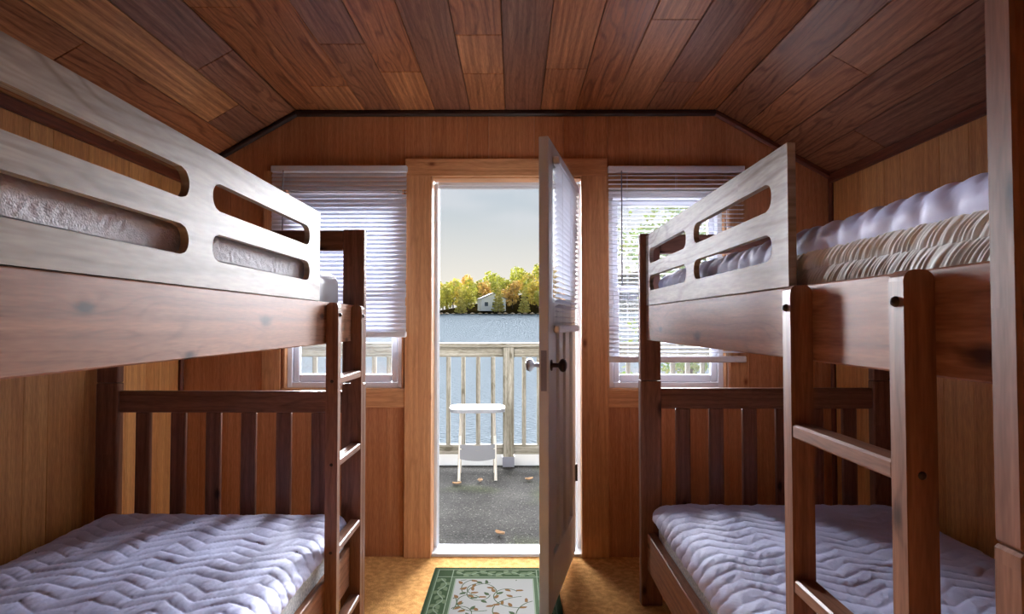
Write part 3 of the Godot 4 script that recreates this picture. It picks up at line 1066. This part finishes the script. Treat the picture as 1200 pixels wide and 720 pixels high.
func make_mattresses() -> void:
	n1 = noise(901, 0.05, 2)
	n2 = noise(902, 0.05, 2)
	n3 = noise(903, 0.05, 3)
	n4 = noise(904, 0.05, 1)
	# lower two, quilted tops
	for k in [[-1.215, 0.515, 2.585, 0.66, "quilted lavender-white mattress on the lower bunk below the fleece", 0.0], [1.133, 0.527, 2.715, 0.745, "quilted lavender-white mattress on the lower bunk behind the wide ladder", 800.0]]:
		var zc: float = -(k[2] + k[3]) / 2
		var hz: float = (k[2] - k[3]) / 2
		var m := thing("mattress", k[4], "mattress", Vector3(k[0], 0.235, zc))
		var ox: float = k[5]
		var g := soft_block(Vector3.ZERO, 0.503, hz - 0.012, 0.2, 0.0, 0.03, 0.03, func(q, d): return 0.0)
		part("ticking", g, M.ticking, m).set_meta("label", "grey patterned side of the mattress")
		g = soft_block(Vector3.ZERO, k[1], hz, 0.222, 0.165, 0.052, 0.0055, func(q, d): return quilt(q, 0.0085, ox) * clampf(1.0 - (d - 0.05) / 0.05, 0.15, 1.0))
		part("quilted_top", g, M.quilt, m)
	# upper, behind the guard with the far ladder: smooth sheet, fleece topper
	var m2 := thing("mattress", "smooth-sided mattress in a pale satin sheet on the upper bunk, under fleece", "mattress", Vector3(-1.225, 1.255, -1.63))
	var g2 := soft_block(Vector3.ZERO, 0.478, 0.965, 0.215, 0.0, 0.05, 0.02, func(q, d): return 0.006 * n1.get_noise_2d(q.x * 40, q.y * 40) + 0.004 * n3.get_noise_2d(q.x * 160, q.y * 40))
	part("satin_sheet", g2, M.satin, m2)
	var fl := thing("fleece_blanket", "fluffy pale grey fleece spread over the upper mattress behind the slotted guard", "blanket", Vector3(-1.225, 1.36, -1.38))
	g2 = soft_block(Vector3.ZERO, 0.511, 0.74, 0.126, 0.05, 0.04, 0.006, func(q, d): return -0.004 + 0.006 * n1.get_noise_2d(q.x * 40, q.y * 40) + 0.003 * n3.get_noise_2d(q.x * 1100, q.y * 1100))
	part("fleece", g2, M.fleece, fl)
	# upper, behind the guard with the near ladder: quilted pad with a gathered skirt
	var hx := 0.505
	var hz2 := 0.975
	var m3 := thing("mattress", "upper bunk mattress in a quilted pad with a gathered satin skirt", "mattress", Vector3(1.145, 1.255, -1.72))
	g2 = soft_block(Vector3.ZERO, hx - 0.006, hz2 - 0.006, 0.18, 0.0, 0.05, 0.03, func(q, d): return 0.0)
	part("core", g2, M.ticking, m3)
	g2 = soft_block(Vector3.ZERO, hx + 0.004, hz2 + 0.004, 0.212, 0.155, 0.05, 0.009, func(q, d):
		var side := clampf((d - 0.012) / 0.03, 0.0, 1.0)
		var al: float = q.y if absf(q.x) > absf(q.y) * hx / hz2 else q.x
		var pl: float = absf(sin(al * 36.0 + 0.8 * n1.get_noise_2d(al * 90, 7)))
		return quilt(q, 0.012, 300.0) * (1.0 - side) + side * (0.010 * pow(pl, 0.6) + 0.003 * n3.get_noise_2d(al * 200, d * 300)) * clampf(1.0 - (d - 0.035) / 0.03, 0.0, 1.0))
	part("quilted_pad", g2, M.quilt, m3)
	for band in [[0.158, 0.118], [0.122, 0.075]]:
		g2 = G.new()
		var per := []
		var cr := 0.06
		var ax := hx + 0.004
		var az := hz2 + 0.004
		for cn in [[1, 1, 0.0], [-1, 1, 0.5], [-1, -1, 1.0], [1, -1, 1.5]]:
			for k in 7:
				var w: float = (cn[2] + k / 12.0) * PI
				per.append([Vector2(cn[0] * (ax - cr) + cr * cos(w), cn[1] * (az - cr) + cr * sin(w)), Vector2(cos(w), sin(w))])
		per.append(per[0])
		var pts := []
		for i in per.size() - 1:
			var seg: Vector2 = per[i + 1][0] - per[i][0]
			var cnt: int = max(1, int(seg.length() / 0.0017))
			for k in cnt:
				pts.append([per[i][0] + seg * (float(k) / cnt), (per[i][1] as Vector2).lerp(per[i + 1][1], float(k) / cnt).normalized()])
		pts.append(pts[0])
		var ny := 27
		var vs := PackedVector3Array()
		var run := 0.0
		for j in ny:
			var u := float(j) / (ny - 1)
			run = 0.0
			for i in pts.size():
				if i > 0:
					run += (pts[i][0] - pts[i - 1][0]).length()
				var lean_ := run - u * 0.045
				var pl := 2.2 * n4.get_noise_2d(lean_ * 1900.0, band[0] * 5000.0 + u * 6.0) + 0.7 * sin(lean_ * 300.0 + 5.0 * n1.get_noise_2d(lean_ * 200.0, band[0] * 900))
				var bulge := sin(u * PI)
				var off := 0.002 + bulge * (0.006 + 0.0010 * pl) + 0.0004 * pl
				var p: Vector2 = pts[i][0] + pts[i][1] * off
				vs.append(Vector3(p.x, lerpf(band[0], band[1], u), p.y))
		g2.grid(vs, pts.size(), ny, func(p): return Vector3(p.x / ax, 0.0, p.z / az))
		part("gathered_band", g2, M.skirt, m3)

# ------------------------------------------------------------------ small things in the room
func make_rug() -> void:
	var r := thing("floor_mat", "green and cream floor mat printed with vines and leaves by the door", "mat", Vector3(-0.099, 0.0, -2.55))
	var g := G.new()
	var hx := 0.308
	var hz := 0.586
	g.box(Vector3(0, 0.004, 0), Vector3(hx * 2, 0.007, hz * 2), 0.002)
	part("backing", g, M.rug_edge, r)
	g = G.new()
	g.us = Vector2.ONE
	g.face([Vector3(-hx + 0.002, 0.0082, -hz + 0.002), Vector3(hx - 0.002, 0.0082, -hz + 0.002), Vector3(hx - 0.002, 0.0082, hz - 0.002), Vector3(-hx + 0.002, 0.0082, hz - 0.002)], Vector3.UP, [Vector2(0, 0), Vector2(1, 0), Vector2(1, 1), Vector2(0, 1)])
	part("printed_pile", g, M.rug, r)

# ------------------------------------------------------------------ outside
func make_outside() -> void:
	var dy := -0.03
	var ze := -5.52
	var g := G.new()
	g.box(Vector3(0, dy - 0.06, (ZW - 0.12 + ze) / 2), Vector3(12, 0.12, -(ze - ZW + 0.12)))
	var dk := part("deck", g, M.deck, self)
	tag(dk, "grey gritty roofing felt surface of the deck outside", "deck", "", "structure")
	wood_named("deck_kerb", Vector3(0, dy + 0.035, ze - 0.10), Vector3(12, 0.11, 0.03), M.white, "white painted kerb board along the deck edge under the railing", "kerb")
	# railing: posts, cap, rails, balusters each a part
	var r := thing("deck_railing", "weathered wooden deck railing with square balusters facing the lake", "railing", Vector3(0, dy, ze))
	wood("cap", Vector3(0, 1.062, ze), Vector3(11.6, 0.04, 0.14), M.rail_out, r, 0, 0.005)
	var posts := [-5.6, -3.8, -2.0, -0.055, 1.85, 3.7, 5.6]
	for x in posts:
		wood("post", Vector3(x, (dy + 1.042) / 2 + 0.0, ze + 0.01), Vector3(0.10, 1.042 - dy, 0.09), M.rail_out, r, 1, 0.004)
		g = G.new()
		g.box(Vector3(x, dy + 0.045, ze + 0.01), Vector3(0.106, 0.09, 0.096), 0.002)
		part("post_foot", g, M.wand, r, true)
	for i in posts.size() - 1:
		var xa: float = posts[i] + 0.05
		var xb: float = posts[i + 1] - 0.05
		wood("top_rail", Vector3((xa + xb) / 2, 0.997, ze), Vector3(xb - xa, 0.088, 0.04), M.rail_out, r, 0, 0.003)
		wood("bottom_rail", Vector3((xa + xb) / 2, 0.12, ze), Vector3(xb - xa, 0.088, 0.04), M.rail_out, r, 0, 0.003)
		var n := int((xb - xa) / 0.135)
		for k in n:
			var x := xb - 0.09 - k * 0.135 if xb < 0 else xa + 0.09 + k * 0.135
			if x > xa + 0.02 and x < xb - 0.02:
				wood("baluster", Vector3(x, 0.558, ze), Vector3(0.038, 0.786, 0.038), M.rail_out, r, 1, 0.002)
	make_table(Vector3(-0.312, dy, -5.12))
	for p in [Vector3(-0.46, dy, -4.86), Vector3(-0.28, dy, -4.95), Vector3(-0.09, dy, -3.72), Vector3(0.12, dy, -5.0)]:
		g = G.new()
		var vs := PackedVector3Array()
		for j in 5:
			for i in 5:
				var u := (i - 2) / 2.0
				var w := (j - 2) / 2.0
				var wd := sqrt(max(0.0, 1.0 - w * w * 0.95))
				vs.append(Vector3(u * 0.022 * wd, 0.006 + 0.012 * u * u + 0.008 * w * w, w * 0.035))
		g.grid(vs, 5, 5, func(_p): return Vector3.UP)
		var lf := part("fallen_leaf", g, M.dryleaf, self)
		lf.position = p
		lf.rotation.y = rng.randf() * TAU
		tag(lf, "curled dry leaf lying on the grey deck", "leaf", "dry leaves on the deck")
	make_lake()

func wood_named(called: String, ce: Vector3, s: Vector3, m: Material, label: String, category: String) -> void:
	var g := G.new()
	g.box(Vector3.ZERO, s, 0.004, 0)
	var o := part(called, g, m, self)
	o.position = ce
	tag(o, label, category)

# small plastic folding table
func make_table(at: Vector3) -> void:
	var t := thing("folding_table", "small white plastic folding table standing on the deck by the railing", "table", at)
	t.rotation.y = 0.06
	var g := G.new()
	var pts := []
	for k in 24:
		var w := TAU * k / 24
		pts.append(Vector2(sign(cos(w)) * pow(absf(cos(w)), 0.5) * 0.232, sign(sin(w)) * pow(absf(sin(w)), 0.5) * 0.17))
	g.xf = Transform3D(Basis(Vector3(1, 0, 0), PI / 2), Vector3(0, 0.585, 0))
	g.prism(pts, -0.0, 0.03)
	part("table_top", g, M.plastic, t)
	for sx in [-1, 1]:
		for sz in [-1, 1]:
			g = G.new()
			g.tube([Vector3(sx * 0.135, 0.56, -sz * 0.10), Vector3(sx * 0.145, 0.3, sz * 0.02), Vector3(sx * 0.15, 0.0, sz * 0.14)], 0.013, 8)
			part("leg", g, M.plastic_leg, t)
	# two scooped cross braces between the legs
	for k in [[0.17, 0.085, 0.075, -0.30], [0.25, 0.05, 0.028, 0.25]]:
		g = G.new()
		var ps := PackedVector3Array()
		for j in 2:
			for i in 13:
				var u := (i - 6) / 6.0
				var dip: float = -0.012 * exp(-u * u * 6.0) if j == 0 else -0.02 * (1.0 - u * u)
				ps.append(Vector3(u * 0.145, k[0] + (k[2] if j == 0 else 0.0) + dip, k[1]))
		for z in [-0.006, 0.006]:
			var qs := PackedVector3Array()
			for p in ps:
				qs.append(p + Vector3(0, 0, z))
			g.grid(qs, 13, 2, func(_p): return Vector3(0, 0, z))
		part("brace", g, M.plastic, t)

# the lake lies in a landscape that rises a little against the sagging cabin: one slope for all of it
const SLOPE := 0.0535
const SHORE := 118.0
func ground_y(d: float) -> float:
	return -3.0 + SLOPE * (d - 6.0)

func make_lake() -> void:
	var g := G.new()
	var a := ground_y(7.0)
	var b := ground_y(SHORE + 3)
	var ps := PackedVector3Array()
	for j in 2:
		for i in 2:
			ps.append(Vector3(-120.0 + 240.0 * i, a if j == 0 else b, -7.0 if j == 0 else -(SHORE + 3)))
	g.grid(ps, 2, 2, func(_p): return Vector3.UP)
	var lk := part("lake", g, M.water, self)
	tag(lk, "rippled blue-grey lake between the deck and the wooded shore", "lake", "", "structure")
	# ground under the deck, and the far bank
	g = G.new()
	g.face([Vector3(-60, -2.9, 30), Vector3(60, -2.9, 30), Vector3(60, a - 0.02, -7.2), Vector3(-60, a - 0.02, -7.2)], Vector3.UP, [Vector2(), Vector2(), Vector2(), Vector2()])
	var gr := part("ground", g, M.bank, self)
	tag(gr, "bare ground under the deck sloping to the water", "ground", "", "structure")
	g = G.new()
	var nx := 60
	var ny := 14
	ps = PackedVector3Array()
	var hn := noise(611, 0.03, 3)
	for j in ny:
		for i in nx:
			var x := -90.0 + 180.0 * i / (nx - 1)
			var d := SHORE + 60.0 * j / (ny - 1)
			ps.append(Vector3(x, bank_y(x, d) if j > 0 else ground_y(SHORE) - 0.6, -d))
	g.grid(ps, nx, ny, func(_p): return Vector3.UP)
	var bk := part("far_bank", g, M.bank, self)
	tag(bk, "wooded slope rising from the far side of the lake", "hill", "", "structure")
	make_far_shore()
	make_near_tree()

func bank_y(x: float, d: float) -> float:
	var e := d - SHORE
	return ground_y(SHORE) + 0.25 + clampf(e / 40.0, 0.0, 1.0) * (5.2 + 0.2 * x)

func leaf_card(g: G, p: Vector3, s: float, r: RandomNumberGenerator, c: Color) -> void:
	var d := Vector3(r.randfn(), r.randfn(), r.randfn()).normalized()
	var x := d.cross(Vector3(r.randfn(), r.randfn(), r.randfn())).normalized()
	var y := d.cross(x)
	g.col = c
	g.face([p - x * s, p - y * s * 0.6 + d * s * 0.2, p + x * s, p + y * s * 0.6 + d * s * 0.2], d, [Vector2(), Vector2(), Vector2(), Vector2()])

func far_crown(seed_: int, conifer: bool, base: Color, alt: Color) -> ArrayMesh:
	var r := RandomNumberGenerator.new()
	r.seed = seed_
	var g := G.new()
	# unit tree: height 1 from 0 to 1
	var lobes := []
	for k in 9:
		lobes.append([Vector3(r.randf_range(-0.18, 0.18), r.randf_range(0.3, 0.82), r.randf_range(-0.18, 0.18)), r.randf_range(0.12, 0.2)])
	lobes.append([Vector3(0, 0.55, 0), 0.3])
	for i in 900:
		var p: Vector3
		var s: float
		if conifer:
			var u := r.randf()
			var hgt := 1.0 - sqrt(u) * 0.93
			var rad := (1.0 - hgt) * 0.26 * (0.75 + 0.25 * sin(hgt * 60.0))
			var w := r.randf() * TAU
			p = Vector3(cos(w) * rad, hgt, sin(w) * rad)
			s = 0.03
		else:
			var l = lobes[r.randi() % lobes.size()]
			var d := Vector3(r.randfn(), r.randfn(), r.randfn()).normalized()
			p = l[0] + d * l[1] * r.randf_range(0.8, 1.05)
			p.y = max(p.y, 0.12)
			s = 0.036
		var c := base.lerp(alt, clampf(r.randf() * r.randf() * 1.4, 0, 1))
		c = c * r.randf_range(0.95, 1.4)
		leaf_card(g, p, s * r.randf_range(0.8, 1.5), r, c)
	return g.commit()

func make_far_shore() -> void:
	var kinds := [
		["green_tree", far_crown(1, false, Color(0.30, 0.32, 0.08), Color(0.46, 0.42, 0.10)), "full green deciduous tree on the far shore", "green trees on the far shore"],
		["yellow_tree", far_crown(2, false, Color(0.50, 0.42, 0.12), Color(0.60, 0.46, 0.15)), "yellowing autumn tree on the far shore", "yellowing trees on the far shore"],
		["orange_tree", far_crown(3, false, Color(0.54, 0.36, 0.14), Color(0.56, 0.42, 0.15)), "orange-tinged autumn tree on the far shore", "orange trees on the far shore"],
		["conifer_tree", far_crown(4, true, Color(0.24, 0.27, 0.09), Color(0.34, 0.34, 0.10)), "pointed dark green conifer on the far shore", "conifers on the far shore"],
		["pale_conifer_tree", far_crown(5, true, Color(0.46, 0.42, 0.13), Color(0.56, 0.46, 0.15)), "pointed yellow-green conifer on the far shore", "pale conifers on the far shore"],
		["broad_tree", far_crown(6, false, Color(0.38, 0.37, 0.09), Color(0.52, 0.45, 0.12)), "broad olive green tree on the far shore", "olive trees on the far shore"]]
	var tg := G.new()
	tg.tube([Vector3(0, -0.1, 0), Vector3(0, 0.4, 0)], 0.02, 6)
	var trunk := tg.commit()
	var r := RandomNumberGenerator.new()
	r.seed = 4242
	var rows := [[1.6, 5.2, 4.1], [7.8, 6.0, 4.9], [14.8, 6.6, 5.2], [22.2, 7.0, 5.5], [30.0, 7.4, 5.8], [38.0, 7.8, 6.2]]
	for ri in rows.size():
		var row = rows[ri]
		var x: float = -27.0 + (row[2] * 0.5 if ri % 2 == 1 else 0.0)
		while x < 20.0:
			var d: float = SHORE + row[0] + r.randf_range(-0.6, 0.6)
			var xx := x + r.randf_range(-0.4, 0.4)
			x += row[2]
			# leave a clearing for the cottage
			if ri <= 1 and xx > -8.0 and xx < -1.6:
				continue
			var k: int
			var u := r.randf()
			if ri == 0:
				k = 4 if u < 0.35 else (3 if u < 0.55 else (1 if u < 0.85 else 5))
			elif ri == 1:
				k = 1 if u < 0.35 else (2 if u < 0.5 else (3 if u < 0.65 else 5))
			else:
				k = 0 if u < 0.4 else (5 if u < 0.75 else (1 if u < 0.92 else 2))
			far_tree(kinds[k], trunk, Vector3(xx, bank_y(xx, d) - 0.4, -d), row[1] * r.randf_range(0.9, 1.12), r.randf() * TAU, ["at the far water's edge", "just behind the far shoreline trees", "on the slope across the lake", "on the slope across the lake", "high on the slope across the lake", "on the ridge across the lake"][ri])
	far_tree(kinds[4], trunk, Vector3(-3.2, bank_y(-3.2, SHORE + 1.2) - 0.2, -(SHORE + 1.2)), 6.0, 1.0, "standing before the white cottage")
	# cottage
	var cd := SHORE + 5.5
	var c := thing("cottage", "small white cottage with a grey gabled roof among trees across the lake", "cottage", Vector3(-4.7, bank_y(-4.7, cd) - 0.1, -cd))
	c.rotation.y = 0.25
	var g := G.new()
	g.box(Vector3(0, 1.2, 0), Vector3(5.0, 2.4, 4.0))
	g.prism([Vector2(-2.5, 2.4), Vector2(2.5, 2.4), Vector2(0, 3.5)], -2.0, 2.0)
	part("walls", g, M.cottage, c)
	for sx in [-1, 1]:
		g = G.new()
		g.xf = Transform3D(Basis(Vector3(0, 0, 1), -sx * atan2(1.1, 2.5)), Vector3(sx * 1.32, 3.04, 0))
		g.box(Vector3.ZERO, Vector3(3.0, 0.12, 4.6))
		part("roof", g, M.cottage_roof, c)
	for x in [-1.5, 0.1, 1.6]:
		g = G.new()
		g.box(Vector3(x, 1.35, 2.02), Vector3(0.9, 1.0, 0.08))
		var wf := part("window", g, M.cottage, c)
		g = G.new()
		g.box(Vector3(x, 1.35, 2.07), Vector3(0.7, 0.8, 0.04))
		part("pane", g, M.cottage_glass, wf)
	# pale stones along the waterline
	var st := []
	for k in 3:
		g = G.new()
		var rr := RandomNumberGenerator.new()
		rr.seed = 70 + k
		var ph := []
		for i in 5:
			ph.append(Vector2(0.55 * sin(PI * i / 4.0) + (0.0 if i in [0, 4] else rr.randf_range(-0.1, 0.1)), -0.25 + 0.5 * i / 4.0))
		g.lathe(ph, 7)
		st.append(g.commit())
	for i in 30:
		var x := -22.0 + 38.0 * i / 30.0 + r.randf_range(-0.15, 0.15)
		var o := inst("shore_rock", st[i % 3], M.rock, self)
		o.position = Vector3(x, ground_y(SHORE) + 0.15, -(SHORE - 0.3 + r.randf_range(-0.2, 0.4)))
		o.rotation.y = r.randf() * TAU
		var s := r.randf_range(0.5, 0.98)
		o.scale = Vector3(s, s * r.randf_range(0.6, 1.0), s)
		tag(o, "pale tan rock at the far waterline", "rock", "rocks along the far waterline")

func far_tree(kind: Array, trunk: ArrayMesh, at: Vector3, h: float, turn: float, where: String) -> void:
	var t := thing(kind[0], kind[2].replace("on the far shore", where), "tree", at, kind[3].replace("on the far shore", where))
	t.rotation.y = turn
	t.scale = Vector3(h, h, h)
	inst("crown", kind[1], M.far_leaf, t)
	inst("trunk", trunk, M.bark, t)

# leafy tree beside the deck, seen through the window with the half-open blind
func make_near_tree() -> void:
	var t := thing("leafy_tree", "leafy green tree growing beside the deck beyond the half-open blind", "tree", Vector3(2.7, -2.6, -9.6))
	var r := RandomNumberGenerator.new()
	r.seed = 99
	var g := G.new()
	g.tube([Vector3(0, 0, 0), Vector3(0.1, 2.0, 0.05), Vector3(-0.1, 4.0, 0.1), Vector3(0.1, 6.2, 0)], [0.16, 0.13, 0.1, 0.04], 9)
	part("trunk", g, M.bark, t)
	var lf := G.new()
	for k in 26:
		var y := r.randf_range(1.4, 5.9)
		var w := r.randf() * TAU
		var len_ := r.randf_range(0.9, 2.1) * (1.0 - 0.08 * y)
		var p0 := Vector3(0.02, y, 0.05)
		var p2 := p0 + Vector3(cos(w) * len_, r.randf_range(0.1, 0.7), sin(w) * len_)
		var p1 := (p0 + p2) / 2 + Vector3(0, 0.15, 0)
		g = G.new()
		g.tube([p0, p1, p2], [0.03, 0.02, 0.006], 6)
		part("branch", g, M.bark, t)
		for i in 170:
			var u := r.randf_range(0.25, 1.05)
			var p := p0.lerp(p2, u) + Vector3(r.randfn(), r.randfn(), r.randfn()) * 0.2
			var c := Color(0.20, 0.30, 0.07).lerp(Color(0.48, 0.42, 0.10), r.randf() * r.randf())
			leaf_card(lf, p, r.randf_range(0.04, 0.075), r, c)
	var fo := part("foliage", lf, M.leaf, t)
	fo.set_meta("kind", "stuff")

func _ready() -> void:
	rng.seed = 20240
	make_camera_and_light()
	make_materials()
	make_room()
	make_openings()
	make_bunk(-1, 0.648, 1.80, 0.69, 2.605, 0.62, [2.555, 2.216], [0.60, 2.139], [[0.68, 1.276], [1.376, 2.033]], "dark-stained bunk bed whose ladder stands at the door end, holding the fleece")
	make_bunk(1, 0.565, 1.704, 0.592, 2.732, 0.727, [1.205, 0.854], [1.309, 2.725], [[1.392, 2.0], [2.09, 2.66]], "dark-stained bunk bed whose ladder stands away from the door end, below the gathered skirt")
	make_mattresses()
	make_rug()
	var zb := ZW + 0.045
	make_blind(Vector3(-0.948, 2.112, zb), 0.0, 0.735, 0.93, 0.0232, func(i, n):
		var tl := 1.27 if i > 5 else 1.1
		if i == 4: tl = 0.35
		return Vector3(tl, -0.004 if i in [25, 29, 30] else 0.0, 0.004 if i in [5, 6, 7] else 0.0), "white venetian blind with closed slats beside the doorway", 0.55)
	make_blind(Vector3(0.872, 2.108, zb), 0.0, 0.735, 1.06, 0.0232, func(i, n):
		return Vector3(0.02 if i < n - 7 else 0.3, 0.0, 0.0), "white venetian blind with half-open slats and leaves behind it", 0.62)
	# the blind on the open door hangs from the door's room face
	var th := deg_to_rad(76.3)
	var hinge := Vector3(0.33, 0.03, ZW - 0.002)
	var along := Vector3(-cos(th), 0, sin(th))
	var out := Vector3(sin(th), 0, cos(th))
	make_blind(hinge + along * 0.395 + out * 0.02 + Vector3(0, 1.955, 0), th, 0.63, 0.77, 0.024, func(i, n):
		return Vector3(-0.5 if i < n - 3 else 0.1, 0.0, 0.0), "small venetian blind hanging on the open half-glazed door", 0.0)
	make_outside()
